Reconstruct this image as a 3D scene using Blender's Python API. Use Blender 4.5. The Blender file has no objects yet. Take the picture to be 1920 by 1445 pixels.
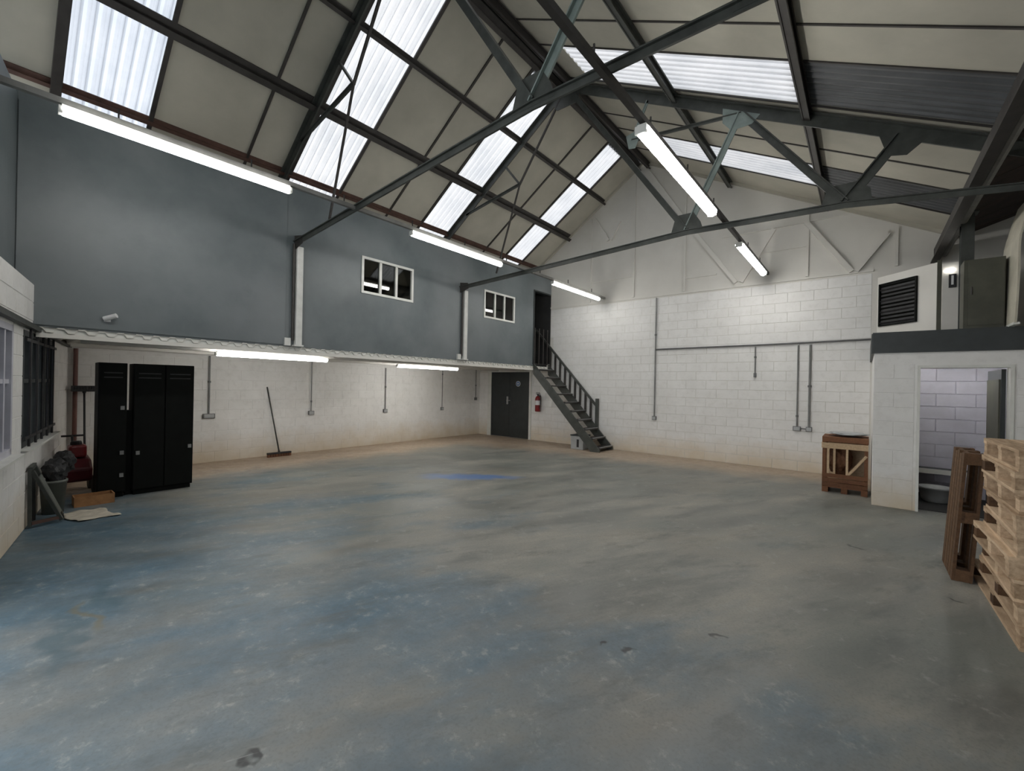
import bpy, bmesh, math, random
from mathutils import Vector, Matrix, noise
random.seed(7)
S = bpy.context.scene
COL = S.collection

# ------------------------------------------------------------------ camera, world, exposure
YAW, PITCH, ROLL, FPX, EYE = 0.684766, 0.000226, 0.019425, 809.44, 1.6
_f = Vector((-math.sin(YAW) * math.cos(PITCH), math.cos(YAW) * math.cos(PITCH), math.sin(PITCH)))
_r = Vector((math.cos(YAW), math.sin(YAW), 0)); _u = _r.cross(_f)
_R = _r * math.cos(ROLL) + _u * math.sin(ROLL); _U = -_r * math.sin(ROLL) + _u * math.cos(ROLL)
cam = bpy.data.cameras.new('camera'); camo = bpy.data.objects.new('camera', cam); COL.objects.link(camo)
cam.sensor_fit = 'HORIZONTAL'; cam.sensor_width = 36.0; cam.lens = FPX / 1920 * 36.0; cam.clip_start = 0.02
camo.matrix_world = Matrix(((_R.x, _U.x, -_f.x, 0), (_R.y, _U.y, -_f.y, 0), (_R.z, _U.z, -_f.z, EYE), (0, 0, 0, 1)))
S.camera = camo
W = bpy.data.worlds.new('world'); S.world = W; W.use_nodes = True
W.node_tree.nodes['Background'].inputs[0].default_value = (0.95, 0.975, 1.0, 1)
W.node_tree.nodes['Background'].inputs[1].default_value = 2.6
S.view_settings.view_transform = 'Standard'; S.view_settings.look = 'None'; S.view_settings.gamma = 1.0
S.view_settings.use_curve_mapping = False
S.view_settings.exposure = 0.52
sun = bpy.data.lights.new('hazy_sun', 'SUN'); sun.energy = 3.0; sun.angle = math.radians(25); sun.color = (1, .97, .92)
suno = bpy.data.objects.new('hazy_sun', sun); COL.objects.link(suno)
suno.rotation_euler = Vector((.25, -.62, -.74)).to_track_quat('-Z', 'Y').to_euler()
TUBE = 25.0
try:
    S.cycles.use_denoising = True; S.cycles.use_light_tree = False
    S.cycles.max_bounces = 7; S.cycles.diffuse_bounces = 5; S.cycles.glossy_bounces = 3; S.cycles.use_adaptive_sampling = True; S.cycles.adaptive_threshold = 0.06; S.cycles.transparent_max_bounces = 12
    S.cycles.sample_clamp_indirect = 6.0
    S.cycles.caustics_reflective = False; S.cycles.caustics_refractive = False
except Exception:
    pass

# ------------------------------------------------------------------ materials
class NT:
    def __init__(s, name):
        s.m = bpy.data.materials.new(name); s.m.use_nodes = True
        s.t = s.m.node_tree; s.b = s.t.nodes['Principled BSDF']; s.out = s.t.nodes['Material Output']
        s.pos = s.n('ShaderNodeNewGeometry').outputs['Position']
    def n(s, ty, **kw):
        x = s.t.nodes.new(ty)
        for k, v in kw.items(): setattr(x, k, v)
        return x
    def l(s, a, b): s.t.links.new(a, b)
    def noise(s, scale, detail=4, rough=.6, stretch=None, off=0.0, vec=None):
        v = vec or s.pos
        if stretch or off:
            mp = s.n('ShaderNodeMapping'); s.l(v, mp.inputs[0])
            if stretch: mp.inputs['Scale'].default_value = stretch
            mp.inputs['Location'].default_value = (off, off * .7, off * .3); v = mp.outputs[0]
        x = s.n('ShaderNodeTexNoise'); x.inputs['Scale'].default_value = scale
        x.inputs['Detail'].default_value = detail; x.inputs['Roughness'].default_value = rough
        s.l(v, x.inputs['Vector']); return x.outputs['Fac']
    def ncol(s, scale):
        x = s.n('ShaderNodeTexNoise'); x.inputs['Scale'].default_value = scale; x.inputs['Detail'].default_value = 3; s.l(s.pos, x.inputs['Vector']); return x.outputs['Color']
    def ramp(s, fac, stops):
        r = s.n('ShaderNodeValToRGB'); e = r.color_ramp.elements
        while len(e) < len(stops): e.new(.5)
        for k, (p, c) in enumerate(stops):
            e[k].position = p; e[k].color = (c, c, c, 1) if isinstance(c, (int, float)) else (*c, 1)
        s.l(fac, r.inputs[0]); return r.outputs[0]
    def mix(s, fac, a, b):
        x = s.n('ShaderNodeMix', data_type='RGBA')
        for sock, v in ((x.inputs[0], fac), (x.inputs[6], a), (x.inputs[7], b)):
            if hasattr(v, 'links') or hasattr(v, 'is_linked'): s.l(v, sock)
            else: sock.default_value = v if isinstance(v, (int, float)) else (*v, 1)
        return x.outputs[2]
    def math(s, op, a, b=None, clamp=False):
        x = s.n('ShaderNodeMath', operation=op, use_clamp=clamp)
        for k, v in enumerate((a, b)):
            if v is None: continue
            if isinstance(v, (int, float)): x.inputs[k].default_value = v
            else: s.l(v, x.inputs[k])
        return x.outputs[0]
    def xyz(s):
        x = s.n('ShaderNodeSeparateXYZ'); s.l(s.pos, x.inputs[0]); return x.outputs
    def bump(s, h, strength=.3, dist=.01):
        b = s.n('ShaderNodeBump'); b.inputs['Strength'].default_value = strength; b.inputs['Distance'].default_value = dist
        s.l(h, b.inputs['Height']); s.l(b.outputs[0], s.b.inputs['Normal'])
    def done(s, col=None, rough=.6, metal=0.0, spec=.5):
        if col is not None:
            if isinstance(col, tuple): s.b.inputs['Base Color'].default_value = (*col, 1)
            else: s.l(col, s.b.inputs['Base Color'])
        if isinstance(rough, (int, float)): s.b.inputs['Roughness'].default_value = rough
        else: s.l(rough, s.b.inputs['Roughness'])
        s.b.inputs['Metallic'].default_value = metal; s.b.inputs['Specular IOR Level'].default_value = spec
        return s.m

def plain(name, c, rough=.55, metal=0.0, var=.25, scale=6.0, bump=0.0, spec=.5):
    k = NT(name); f = k.noise(scale, 5)
    lo = tuple(x * (1 - var) for x in c); hi = tuple(min(1, x * (1 + var)) for x in c)
    col = k.ramp(f, [(.3, lo), (.7, hi)])
    if bump: k.bump(k.noise(scale * 6, 3), bump, .005)
    return k.done(col, rough, metal, spec)

def white_masonry():
    k = NT('white_masonry_paint'); z = k.xyz()[2]
    base = k.ramp(k.noise(2.2, 5), [(.25, (.70, .69, .665)), (.75, (.80, .79, .77))])
    grime = k.ramp(k.noise(9, 5, .7, off=3.0), [(.5, 0.0), (.8, .35)])
    base = k.mix(grime, base, (.46, .44, .40))
    zz = k.math('ADD', z, k.math('MULTIPLY', k.noise(2.6, 4, off=9.0), .55))
    low = k.ramp(zz, [(.25, .85), (.82, 0.0)])
    base = k.mix(low, base, (.58, .48, .34))
    return k.done(base, .6, spec=.3)
def white_plain():
    k = NT('white_gable_paint')
    base = k.ramp(k.noise(1.4, 5), [(.25, (.60, .58, .535)), (.75, (.69, .67, .625))])
    return k.done(base, .6, spec=.3)
def blue_plaster():
    k = NT('blue_grey_plaster')
    a = k.noise(1.1, 5, .6); b = k.noise(.55, 3, .5, off=5.0)
    col = k.ramp(a, [(.25, (.075, .093, .098)), (.5, (.112, .132, .138)), (.8, (.165, .182, .188))])
    haze = k.ramp(b, [(.45, 0.0), (.68, .6)])
    col = k.mix(haze, col, (.20, .215, .225))
    dark = k.ramp(k.noise(3.5, 4, off=2.0), [(.6, 0.0), (.8, .4)])
    col = k.mix(dark, col, (.085, .105, .112))
    k.bump(k.noise(14, 4), .2, .006)
    return k.done(col, k.ramp(a, [(.3, .38), (.7, .55)]), spec=.5)
def floor_mat():
    k = NT('worn_blue_floor_paint'); X, Y, Z = k.xyz()
    rot = k.n('ShaderNodeMapping'); k.l(k.pos, rot.inputs[0]); rot.inputs['Rotation'].default_value = (0, 0, .45)
    rv = rot.outputs[0]
    n1 = k.noise(.75, 8, .62, (1.0, .5, 1), 0, rv); n2 = k.noise(2.3, 8, .68, (1, .28, 1), 4.0, rv); n3 = k.noise(9, 6, .75, None, 2.0)
    k.n_col = k.ncol(3.5)
    n4 = k.noise(.9, 6, .6, (1, .6, 1), 21.0, rv); grain = k.noise(55, 3, .6)
    conc = k.ramp(n2, [(.36, (.128, .130, .118)), (.5, (.205, .202, .180)), (.64, (.285, .268, .230))])
    conc = k.mix(k.ramp(n4, [(.44, 0.0), (.6, .55)]), conc, (.150, .165, .150))
    # worn paint survives mostly by the entrance, away from the far and side walls
    keep = k.math('MULTIPLY', k.math('SUBTRACT', k.math('MULTIPLY', X, -.16), k.math('SUBTRACT', Y, 1.9)), .046)
    pf = k.math('ADD', k.math('ADD', k.math('MULTIPLY', n1, .75), k.math('MULTIPLY', n2, .25)), keep)
    paint = k.ramp(n3, [(.32, (.045, .098, .140)), (.5, (.070, .130, .178)), (.7, (.120, .180, .215))])
    pm = k.ramp(pf, [(.46, 0.0), (.54, .55), (.66, .92)])
    col = k.mix(pm, conc, paint)
    col = k.mix(k.ramp(k.noise(.6, 5, .6, (1, .7, 1), 33.0, rv), [(.52, 0.0), (.64, .5)]), col, (.225, .205, .170))
    col = k.mix(k.ramp(grain, [(.35, .25), (.5, 0.0)]), col, (.09, .09, .085))
    col = k.mix(k.ramp(n3, [(.58, 0.0), (.70, .5)]), col, (.33, .33, .30))
    col = k.mix(k.ramp(k.noise(4.5, 7, .72, (1, .35, 1), 15.0, rv), [(.30, .65), (.48, 0.0)]), col, (.085, .092, .088))
    # tan dust along the side wall and the far wall
    wob = k.math('MULTIPLY', k.math('SUBTRACT', k.noise(1.3, 5, .6, None, 6.0), .5), 1.6)
    xa = k.math('ADD', k.math('SUBTRACT', -7.95, X), wob)
    ya = k.math('ADD', k.math('ADD', Y, -8.6), k.math('ADD', wob, k.math('MULTIPLY', k.math('ADD', X, 3.0), -.14)))
    tan = k.math('MAXIMUM', k.ramp(xa, [(.0, 0.0), (.9, .9)]), k.ramp(ya, [(.0, 0.0), (1.0, .8)]))
    col = k.mix(tan, col, k.ramp(n3, [(.35, (.34, .25, .175)), (.65, (.47, .37, .275))]))
    # saturated blue splash
    wobv = k.n('ShaderNodeVectorMath', operation='MULTIPLY_ADD'); k.l(k.n_col, wobv.inputs[0]); wobv.inputs[1].default_value = (.5, .5, 0); wobv.inputs[2].default_value = (-.25, -.25, 0)
    addv = k.n('ShaderNodeVectorMath', operation='ADD'); k.l(k.pos, addv.inputs[0]); k.l(wobv.outputs[0], addv.inputs[1])
    def spot(cx, cy, rx, ry, ang):
        mp = k.n('ShaderNodeMapping', vector_type='TEXTURE'); k.l(addv.outputs[0], mp.inputs[0])
        mp.inputs['Location'].default_value = (cx, cy, 0); mp.inputs['Rotation'].default_value = (0, 0, ang); mp.inputs['Scale'].default_value = (rx, ry, 1)
        ln = k.n('ShaderNodeVectorMath', operation='LENGTH'); k.l(mp.outputs[0], ln.inputs[0]); return ln.outputs['Value']
    col = k.mix(k.ramp(spot(-5.3, 5.38, 1.0, .30, .72), [(.5, .9), (1.0, 0.0)]), col, (.075, .155, .34))
    dk = None
    for cx, cy, rx, ry, an in ((-1.15, 2.49, .03, .05, 0), (-.7, 3.02, .06, .03, 1), (-.07, 5.82, .1, .03, 0), (-2.0, .73, .05, .025, 0), (.55, 4.9, .08, .02, 0)):
        q = spot(cx, cy, rx, ry, an); dk = q if dk is None else k.math('MINIMUM', dk, q)
    col = k.mix(k.ramp(dk, [(.5, .85), (1.0, 0.0)]), col, (.03, .03, .03))
    col = k.mix(k.ramp(k.math('MINIMUM', spot(-4.35, .62, .5, .10, -.1), spot(-3.75, .30, .5, .08, -.1)), [(.35, .6), (1.0, 0.0)]), col, (.05, .09, .11))
    col = k.mix(k.ramp(spot(-4.0, .44, .3, .05, -.1), [(.35, .6), (1.0, 0.0)]), col, (.15, .125, .07))
    scr = k.ramp(k.noise(3.0, 6, .75, (6, .5, 1), 1.0, rv), [(.66, 0.0), (.74, .45)])
    col = k.mix(scr, col, (.40, .40, .38))
    rough = k.ramp(n2, [(.36, .36), (.64, .62)])
    return k.done(col, rough, spec=.45)
def wood(name, a, b):
    k = NT(name); oi = k.n('ShaderNodeObjectInfo').outputs['Random']
    f = k.noise(4, 5, .65, (9, 1.2, 9)); f = k.math('ADD', k.math('MULTIPLY', f, .75), k.math('MULTIPLY', oi, .3))
    col = k.ramp(f, [(.25, a), (.75, b)])
    return k.done(col, .75, spec=.25)
def skylight(name='translucent_ribbed_sheet', tint=(1, 1, 1)):
    k = NT(name); t = k.t
    tr = k.n('ShaderNodeBsdfTranslucent'); df = k.n('ShaderNodeBsdfDiffuse'); tp = k.n('ShaderNodeBsdfTransparent')
    f = k.noise(1.6, 4); c = k.ramp(f, [(.3, tuple(a * b for a, b in zip((.20, .205, .215), tint))), (.7, tuple(a * b for a, b in zip((.265, .265, .27), tint)))])
    k.l(c, tr.inputs[0]); k.l(c, df.inputs[0]); tp.inputs[0].default_value = (.93, .96, 1, 1)
    m1 = k.n('ShaderNodeMixShader'); m1.inputs[0].default_value = .12; k.l(tr.outputs[0], m1.inputs[1]); k.l(df.outputs[0], m1.inputs[2])
    m2 = k.n('ShaderNodeMixShader'); m2.inputs[0].default_value = .04; k.l(m1.outputs[0], m2.inputs[1]); k.l(tp.outputs[0], m2.inputs[2])
    k.l(m2.outputs[0], k.out.inputs[0]); t.nodes.remove(k.b); return k.m
def emit(name, c, s):
    k = NT(name); k.done((.9, .9, .9), .4)
    k.b.inputs['Emission Color'].default_value = (*c, 1); k.b.inputs['Emission Strength'].default_value = s; return k.m
def glass(name, tint, rough=.02):
    k = NT(name)
    gl = k.n('ShaderNodeBsdfGlossy'); gl.inputs['Roughness'].default_value = rough
    tp = k.n('ShaderNodeBsdfTransparent'); tp.inputs[0].default_value = (*tint, 1)
    fr = k.n('ShaderNodeFresnel'); fr.inputs[0].default_value = 1.6
    mm = k.n('ShaderNodeMixShader'); k.l(fr.outputs[0], mm.inputs[0]); k.l(tp.outputs[0], mm.inputs[1]); k.l(gl.outputs[0], mm.inputs[2])
    k.l(mm.outputs[0], k.out.inputs[0]); k.t.nodes.remove(k.b); return k.m

M = dict(
    white=white_masonry(), gable=white_plain(), blue=blue_plaster(), floor=floor_mat(), sky=skylight(), sky2=skylight('weathered_bluish_sheet', (.90, .96, 1.04)),
    board=plain('roof_lining_board', (.42, .40, .335), .8, var=.10, scale=1.5),
    steel=plain('dark_green_grey_steel', (.050, .054, .048), .5, var=.35),
    steel2=plain('black_brown_steel', (.035, .031, .028), .55, var=.3),
    rust=plain('red_brown_steel', (.085, .045, .034), .65, var=.35),
    teal=plain('pale_green_steel', (.22, .265, .245), .5, var=.2),
    corr=plain('dark_grey_sheet', (.075, .078, .082), .5, var=.25, scale=2),
    black=plain('black_enamel', (.003, .0036, .003), .6, var=.3, spec=.12),
    soft=plain('black_plastic', (.016, .016, .017), .6, var=.4, scale=12),
    door=plain('charcoal_door_paint', (.022, .027, .028), .4, var=.2),
    fascia=plain('dark_slate_paint', (.034, .040, .041), .5, var=.2),
    post=plain('off_white_post_paint', (.60, .60, .57), .5, var=.12),
    frame=plain('white_window_frame', (.66, .66, .62), .4, var=.08),
    conduit=plain('grey_galvanised_conduit', (.20, .20, .195), .45, .3, var=.2),
    tray=plain('grey_painted_trunking', (.22, .215, .20), .5, var=.2),
    socket=plain('grey_socket_box', (.12, .12, .12), .5, var=.2),
    chrome=plain('brushed_metal', (.45, .45, .45), .3, .8, var=.1),
    red=plain('red_paint', (.19, .012, .014), .35, var=.25),
    red2=plain('dark_red_enamel', (.085, .007, .011), .45, var=.3),
    card=plain('brown_cardboard', (.30, .15, .06), .8, var=.3, scale=8),
    paper=plain('pale_dusty_sheet', (.46, .42, .34), .8, var=.2, scale=9),
    copper=plain('brown_painted_pipe', (.13, .055, .045), .5, var=.2),
    olive=plain('olive_drab_panel', (.075, .075, .055), .6, var=.25, scale=3),
    cream=plain('cream_board', (.50, .47, .38), .6, var=.15, scale=3),
    greyp=plain('light_grey_plastic', (.36, .37, .37), .45, var=.12),
    greybin=plain('grey_green_plastic', (.12, .13, .115), .55, var=.2),
    label=plain('white_label', (.7, .7, .7), .5, var=.05),
    signblue=plain('blue_sign_print', (.06, .16, .36), .4, var=.05),
    dark=plain('dark_interior', (.02, .02, .02), .8, var=.2),
    brownw=plain('dark_brown_boards', (.028, .016, .012), .75, var=.45, scale=5),
    pallet=wood('pale_pallet_wood', (.24, .155, .09), (.66, .49, .33)),
    pallet2=wood('weathered_shaded_pallet_wood', (.045, .025, .014), (.145, .080, .042)),  # upright pallet, and painted shade on blocks in the stack
    crate=wood('crate_pine', (.34, .235, .14), (.62, .46, .30)),
    cratedk=wood('crate_dark_wood', (.07, .033, .018), (.20, .09, .045)),
    plank=plain('violet_white_block_paint', (.56, .545, .62), .6, var=.12, scale=3),
    tube=emit('lit_tube_diffuser', (1, .985, .95), TUBE),
    led=emit('small_lamp', (1, .98, .92), 6.0),
    glass=glass('window_glass', (.42, .43, .40)),
    glassd=glass('grimy_glass', (.28, .285, .31), .05), glassp=glass('pale_glass', (.26, .27, .30), .05), lav=plain('pale_lavender_frame', (.50, .50, .56), .5, var=.1),
)

# ------------------------------------------------------------------ mesh helpers
class MB:
    def __init__(s): s.v = []; s.f = []
    def quadbox(s, c):
        k = len(s.v); s.v += [tuple(x) for x in c]
        s.f += [tuple(k + i for i in q) for q in ((0, 3, 2, 1), (4, 5, 6, 7), (0, 1, 5, 4), (1, 2, 6, 5), (2, 3, 7, 6), (3, 0, 4, 7))]
        return s
    def box(s, x0, x1, y0, y1, z0, z1):
        return s.quadbox([(x0, y0, z0), (x1, y0, z0), (x1, y1, z0), (x0, y1, z0), (x0, y0, z1), (x1, y0, z1), (x1, y1, z1), (x0, y1, z1)])
    def bar(s, a, b, w, h, up=(0, 0, 1), off=0.0):
        """square bar from a to b: w across, h along up; off shifts it along up"""
        a, b, up = Vector(a), Vector(b), Vector(up); d = (b - a).normalized()
        sd = d.cross(up).normalized(); u = sd.cross(d).normalized()
        c = []
        for p in (a, b):
            p = p + u * off
            c += [p - sd * w / 2 - u * h / 2, p + sd * w / 2 - u * h / 2, p + sd * w / 2 + u * h / 2, p - sd * w / 2 + u * h / 2]
        return s.quadbox(c)
    def tee(s, a, b, w, h, t=.014, up=(0, 0, 1)):
        s.bar(a, b, w, t, up, h / 2 - t / 2); return s.bar(a, b, t * 1.6, h - t, up, -t / 2)
    def cyl(s, a, b, r0, r1=None, n=10, cap=True):
        r1 = r0 if r1 is None else r1; a, b = Vector(a), Vector(b); d = (b - a).normalized()
        t = Vector((1, 0, 0)) if abs(d.x) < .9 else Vector((0, 1, 0)); x = d.cross(t).normalized(); y = d.cross(x); k = len(s.v)
        for p, r in ((a, r0), (b, r1)):
            for i in range(n): an = 2 * math.pi * i / n; s.v.append(tuple(p + x * r * math.cos(an) + y * r * math.sin(an)))
        for i in range(n): j = (i + 1) % n; s.f.append((k + i, k + j, k + n + j, k + n + i))
        if cap: s.f.append(tuple(k + i for i in reversed(range(n)))); s.f.append(tuple(k + n + i for i in range(n)))
        return s
    def path(s, pts, r, n=8):
        for a, b in zip(pts, pts[1:]): s.cyl(a, b, r, r, n)
        return s
    def lathe(s, c, prof, n=20, axis='z'):
        k = len(s.v); c = Vector(c)
        for r, z in prof:
            for i in range(n):
                an = 2 * math.pi * i / n; p = (r * math.cos(an), r * math.sin(an), z)
                s.v.append(tuple(c + Vector(p)))
        for q in range(len(prof) - 1):
            for i in range(n): j = (i + 1) % n; s.f.append((k + q * n + i, k + q * n + j, k + (q + 1) * n + j, k + (q + 1) * n + i))
        return s
    def prism(s, pts, d):
        """polygon pts (3D, planar) extruded by vector d"""
        k = len(s.v); n = len(pts); d = Vector(d)
        s.v += [tuple(p) for p in pts] + [tuple(Vector(p) + d) for p in pts]
        s.f.append(tuple(k + i for i in reversed(range(n)))); s.f.append(tuple(k + n + i for i in range(n)))
        for i in range(n): j = (i + 1) % n; s.f.append((k + i, k + j, k + n + j, k + n + i))
        return s
    def mesh(s, name):
        me = bpy.data.meshes.new(name); me.from_pydata(s.v, [], s.f)
        bm = bmesh.new(); bm.from_mesh(me); bmesh.ops.recalc_face_normals(bm, faces=bm.faces); bm.to_mesh(me); bm.free()
        return me
    def build(s, name, mat, parent=None, smooth=False, bevel=0.0, **props):
        me = s.mesh(name); me.materials.append(mat)
        if smooth:
            for p in me.polygons: p.use_smooth = True
        o = bpy.data.objects.new(name, me); COL.objects.link(o)
        if parent is not None:
            o.parent = parent; bpy.context.view_layer.update() if False else None
            o.matrix_parent_inverse = parent.matrix_basis.inverted()
        if bevel:
            b = o.modifiers.new('bevel', 'BEVEL'); b.width = bevel; b.segments = 2; b.limit_method = 'ANGLE'
        for k, v in props.items(): o[k] = v
        return o

def thing(name, label, cat, loc=(0, 0, 0), group=None):
    o = bpy.data.objects.new(name, None); COL.objects.link(o); o.location = loc; o.empty_display_size = .1
    o['label'] = label; o['category'] = cat
    if group: o['group'] = group
    return o
def tag(o, label, cat, group=None):
    o['label'] = label; o['category'] = cat
    if group: o['group'] = group
    return o
def struct(o, label=None):
    o['kind'] = 'structure'
    if label: o['label'] = label
    return o

# ------------------------------------------------------------------ dimensions
XL, XM, XR = -9.82, -7.05, .95           # side wall, mezzanine front, right-hand eaves
YF = 10.35                                # far wall
RX, RZ = -4.33, 7.23                      # ridge
SL, SR = .68, .535
zl = lambda x: RZ + SL * (x - RX)         # left slope
zr = lambda x: RZ - SR * (x - RX)         # right slope
roofz = lambda x: zl(x) if x < RX else zr(x)
yfront = lambda x: -.95 - .1825 * x       # skewed front wall, inner face
T1, T2 = 3.11, 6.735
YR0 = -1.9
ZB, ZT = 2.15, 4.66                       # blue wall bottom, top

# ------------------------------------------------------------------ floor
mb = MB(); mb.box(-10.4, 3.6, -7, 10.8, -.15, 0)
struct(mb.build('floor', M['floor']), 'worn blue painted concrete floor')

# ------------------------------------------------------------------ walls of painted blocks
_bl = {}
def block_mesh(l, h, mat, d=.0035):
    key = (round(l, 3), round(h, 3), mat.name)
    if key not in _bl:
        b = .003; v = [(-l / 2, 0, -h / 2), (l / 2, 0, -h / 2), (l / 2, 0, h / 2), (-l / 2, 0, h / 2),
                       (-l / 2 + b, -d, -h / 2 + b), (l / 2 - b, -d, -h / 2 + b), (l / 2 - b, -d, h / 2 - b), (-l / 2 + b, -d, h / 2 - b)]
        f = [(4, 5, 6, 7), (0, 1, 5, 4), (1, 2, 6, 5), (2, 3, 7, 6), (3, 0, 4, 7)]
        me = bpy.data.meshes.new('block'); me.from_pydata(v, [], f); me.materials.append(mat); _bl[key] = me
    return _bl[key]
def wall_cells(mb, P, U, N, L, z0, z1, th, holes):
    """solid wall: inner face through P along U, N points into the room"""
    us = sorted({0, L, *[h[0] for h in holes], *[h[1] for h in holes]}); zs = sorted({z0, z1, *[h[2] for h in holes], *[h[3] for h in holes]})
    us = [u for u in us if 0 <= u <= L]; zs = [z for z in zs if z0 <= z <= z1]
    P, U, N = Vector(P), Vector(U).normalized(), Vector(N).normalized()
    for i in range(len(us) - 1):
        for j in range(len(zs) - 1):
            uc, zc = (us[i] + us[i + 1]) / 2, (zs[j] + zs[j + 1]) / 2
            if any(h[0] < uc < h[1] and h[2] < zc < h[3] for h in holes): continue
            c = []
            for z in (zs[j], zs[j + 1]):
                a, b = P + U * us[i], P + U * us[i + 1]
                for p in (a, b, b - N * th, a - N * th): c.append((p.x, p.y, z))
            mb.quadbox(c)
    return mb
def blocks(parent, P, U, N, L, z0, z1, skips, mat, bl=.44, bh=.2, cap=300, relief=.0035):
    P, U, N = Vector(P), Vector(U).normalized(), Vector(N).normalized(); J = .007
    rot = Matrix((( U.x, -N.x, 0), (U.y, -N.y, 0), (0, 0, 1))).to_4x4()
    items = []; rows = int((z1 - z0 + .05) // bh)
    for r in range(rows):
        za, zb = z0 + r * bh, min(z0 + (r + 1) * bh, z1)
        cuts = sorted((h[0], h[1]) for h in skips if min(zb, h[3]) - max(za, h[2]) > .06)
        spans = []; u = 0
        for a, b in cuts:
            if a > u: spans.append((u, a))
            u = max(u, b)
        if u < L: spans.append((u, L))
        off = -(bl / 2 if r % 2 else 0)
        for a, b in spans:
            k = math.floor((a - off) / bl)
            while off + k * bl < b:
                p, q = max(a, off + k * bl), min(b, off + (k + 1) * bl); k += 1
                if q - p < .06: continue
                c = P + U * ((p + q) / 2); c.z = (za + zb) / 2
                items.append(((c - Vector((0, 0, EYE))).length, c, q - p - J, zb - za - J))
    items.sort(key=lambda t: t[0])
    rest = MB()
    for i, (d, c, l, h) in enumerate(items):
        me = block_mesh(l, h, mat, relief)
        mw = Matrix.Translation(c + N * .0005) @ rot
        if i < cap:
            o = bpy.data.objects.new('block', me); COL.objects.link(o); o.parent = parent; o.matrix_local = mw
        else:
            k = len(rest.v); rest.v += [tuple(mw @ v.co) for v in me.vertices]; rest.f += [tuple(k + i2 for i2 in p.vertices) for p in me.polygons]
    if rest.v:
        rest.build('remaining_blocks', mat, parent, kind='stuff')

# far gable wall
mb = MB(); ZG = 3.86
mb.box(XL - .2, 2.6, YF, YF + .2, 0, ZG)
gp = [(XL - .2, YF, ZG), (2.6, YF, ZG), (2.6, YF, 4.95), (1.0, YF, 4.4), (XR, YF, zr(XR)), (RX, YF, RZ), (XL - .2, YF, max(ZG, zl(XL - .2)))]
mb.prism(gp[:6] + [(-9.3, YF, ZG)], (0, .2, 0))
wf = struct(mb.build('wall_far', M['gable']), 'white painted block far wall under a smooth gable')
blocks(wf, (XL, YF, 0), (1, 0, 0), (0, -1, 0), .08 - XL, 0, ZG,
       [(0, XM - XL, ZB - .02, 5), (-9.36 - XL, -7.7 - XL, -1, 2.1), (-7.05 - XL, -6.95 - XL, 2.2, 3)], M['white'])
mb = MB(); mb.box(XM, .1, YF - .028, YF, ZG - .03, ZG + .015); mb.build('ledge', M['gable'], wf)
# painted-over steel lattice standing proud of the gable
def strip(a, b, w=.085, d=.06): MB().bar((a[0], YF - d / 2, a[1]), (b[0], YF - d / 2, b[1]), d, w, up=(0.001, 0, 1) if abs(a[0] - b[0]) > .01 else (1, 0, 0)).build('gable_strut', M['gable'], wf)
for a, b in (((-3.05, 5.15), (-2.2, 3.93)), ((-2.1, 3.93), (-1.5, 4.95)), ((-.95, 4.97), (-.22, 3.87)), ((-.16, 3.87), (.29, 4.5)),
             ((-5.68, 6.1), (-5.26, 5.45)), ((-5.2, 5.45), (-4.95, 5.9)), ((-4.25, 7.0), (-3.05, 5.15))): strip(a, b)
for x in (-5.78, -4.55, -3.3, -.92, .41): strip((x, ZG + .02), (x, roofz(x) - .12), .045, .03)
for x0, x1, z in ((-5.78, -4.55, 4.42), (-3.3, -2.6, 4.18), (-1.75, -.92, 4.5), (-5.6, -3.4, 5.2), (-2.5, -.3, 4.98)):
    strip((x0, z), (x1, z), .03, .025)

# side wall under the mezzanine
mb = MB(); mb.box(XL - .2, XL, .2, YF, 0, 3.6)
wl = struct(mb.build('wall_left', M['white']), 'white painted block wall under the mezzanine')
blocks(wl, (XL, YF, 0), (0, -1, 0), (1, 0, 0), YF - .82, 0, 2.05, [], M['white'])

# skewed front wall with windows; unseen roller door opening behind the camera, added for daylight
U = Vector((-1, .1825, 0)).normalized(); Nf = Vector((.1825, 1, 0)).normalized()
fu = lambda x: (2.6 - x) / abs(U.x)
P0 = Vector((2.6, yfront(2.6), 0)); LF = fu(XL)
DO0, DO1 = fu(-.6), fu(-4.6)
WA = (fu(-5.1), fu(-6.13), .87, 2.07); WB = (fu(-6.55), fu(-8.36), .87, 2.07)
mb = MB(); wall_cells(mb, P0, U, Nf, fu(XM), 0, 2.6, .22, [(DO0, DO1, -1, 2.7), WA, (WB[0], LF, WB[2], WB[3])])
Pm = P0 + U * fu(XM)
wall_cells(mb, Pm, U, Nf, LF - fu(XM), 0, 2.12, .22, [(0, WB[1] - fu(XM), WB[2], WB[3])])
wfr = struct(mb.build('wall_front', M['white']), 'white painted block front wall with windows')
blocks(wfr, P0, U, Nf, fu(XM), 0, 2.6, [(0, fu(-5.0), -1, 9), WA, (WB[0], 99, WB[2], WB[3])], M['white'])
blocks(wfr, Pm, U, Nf, LF - fu(XM), 0, 2.05, [(0, WB[1] - fu(XM), WB[2], WB[3])], M['white'])
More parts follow.
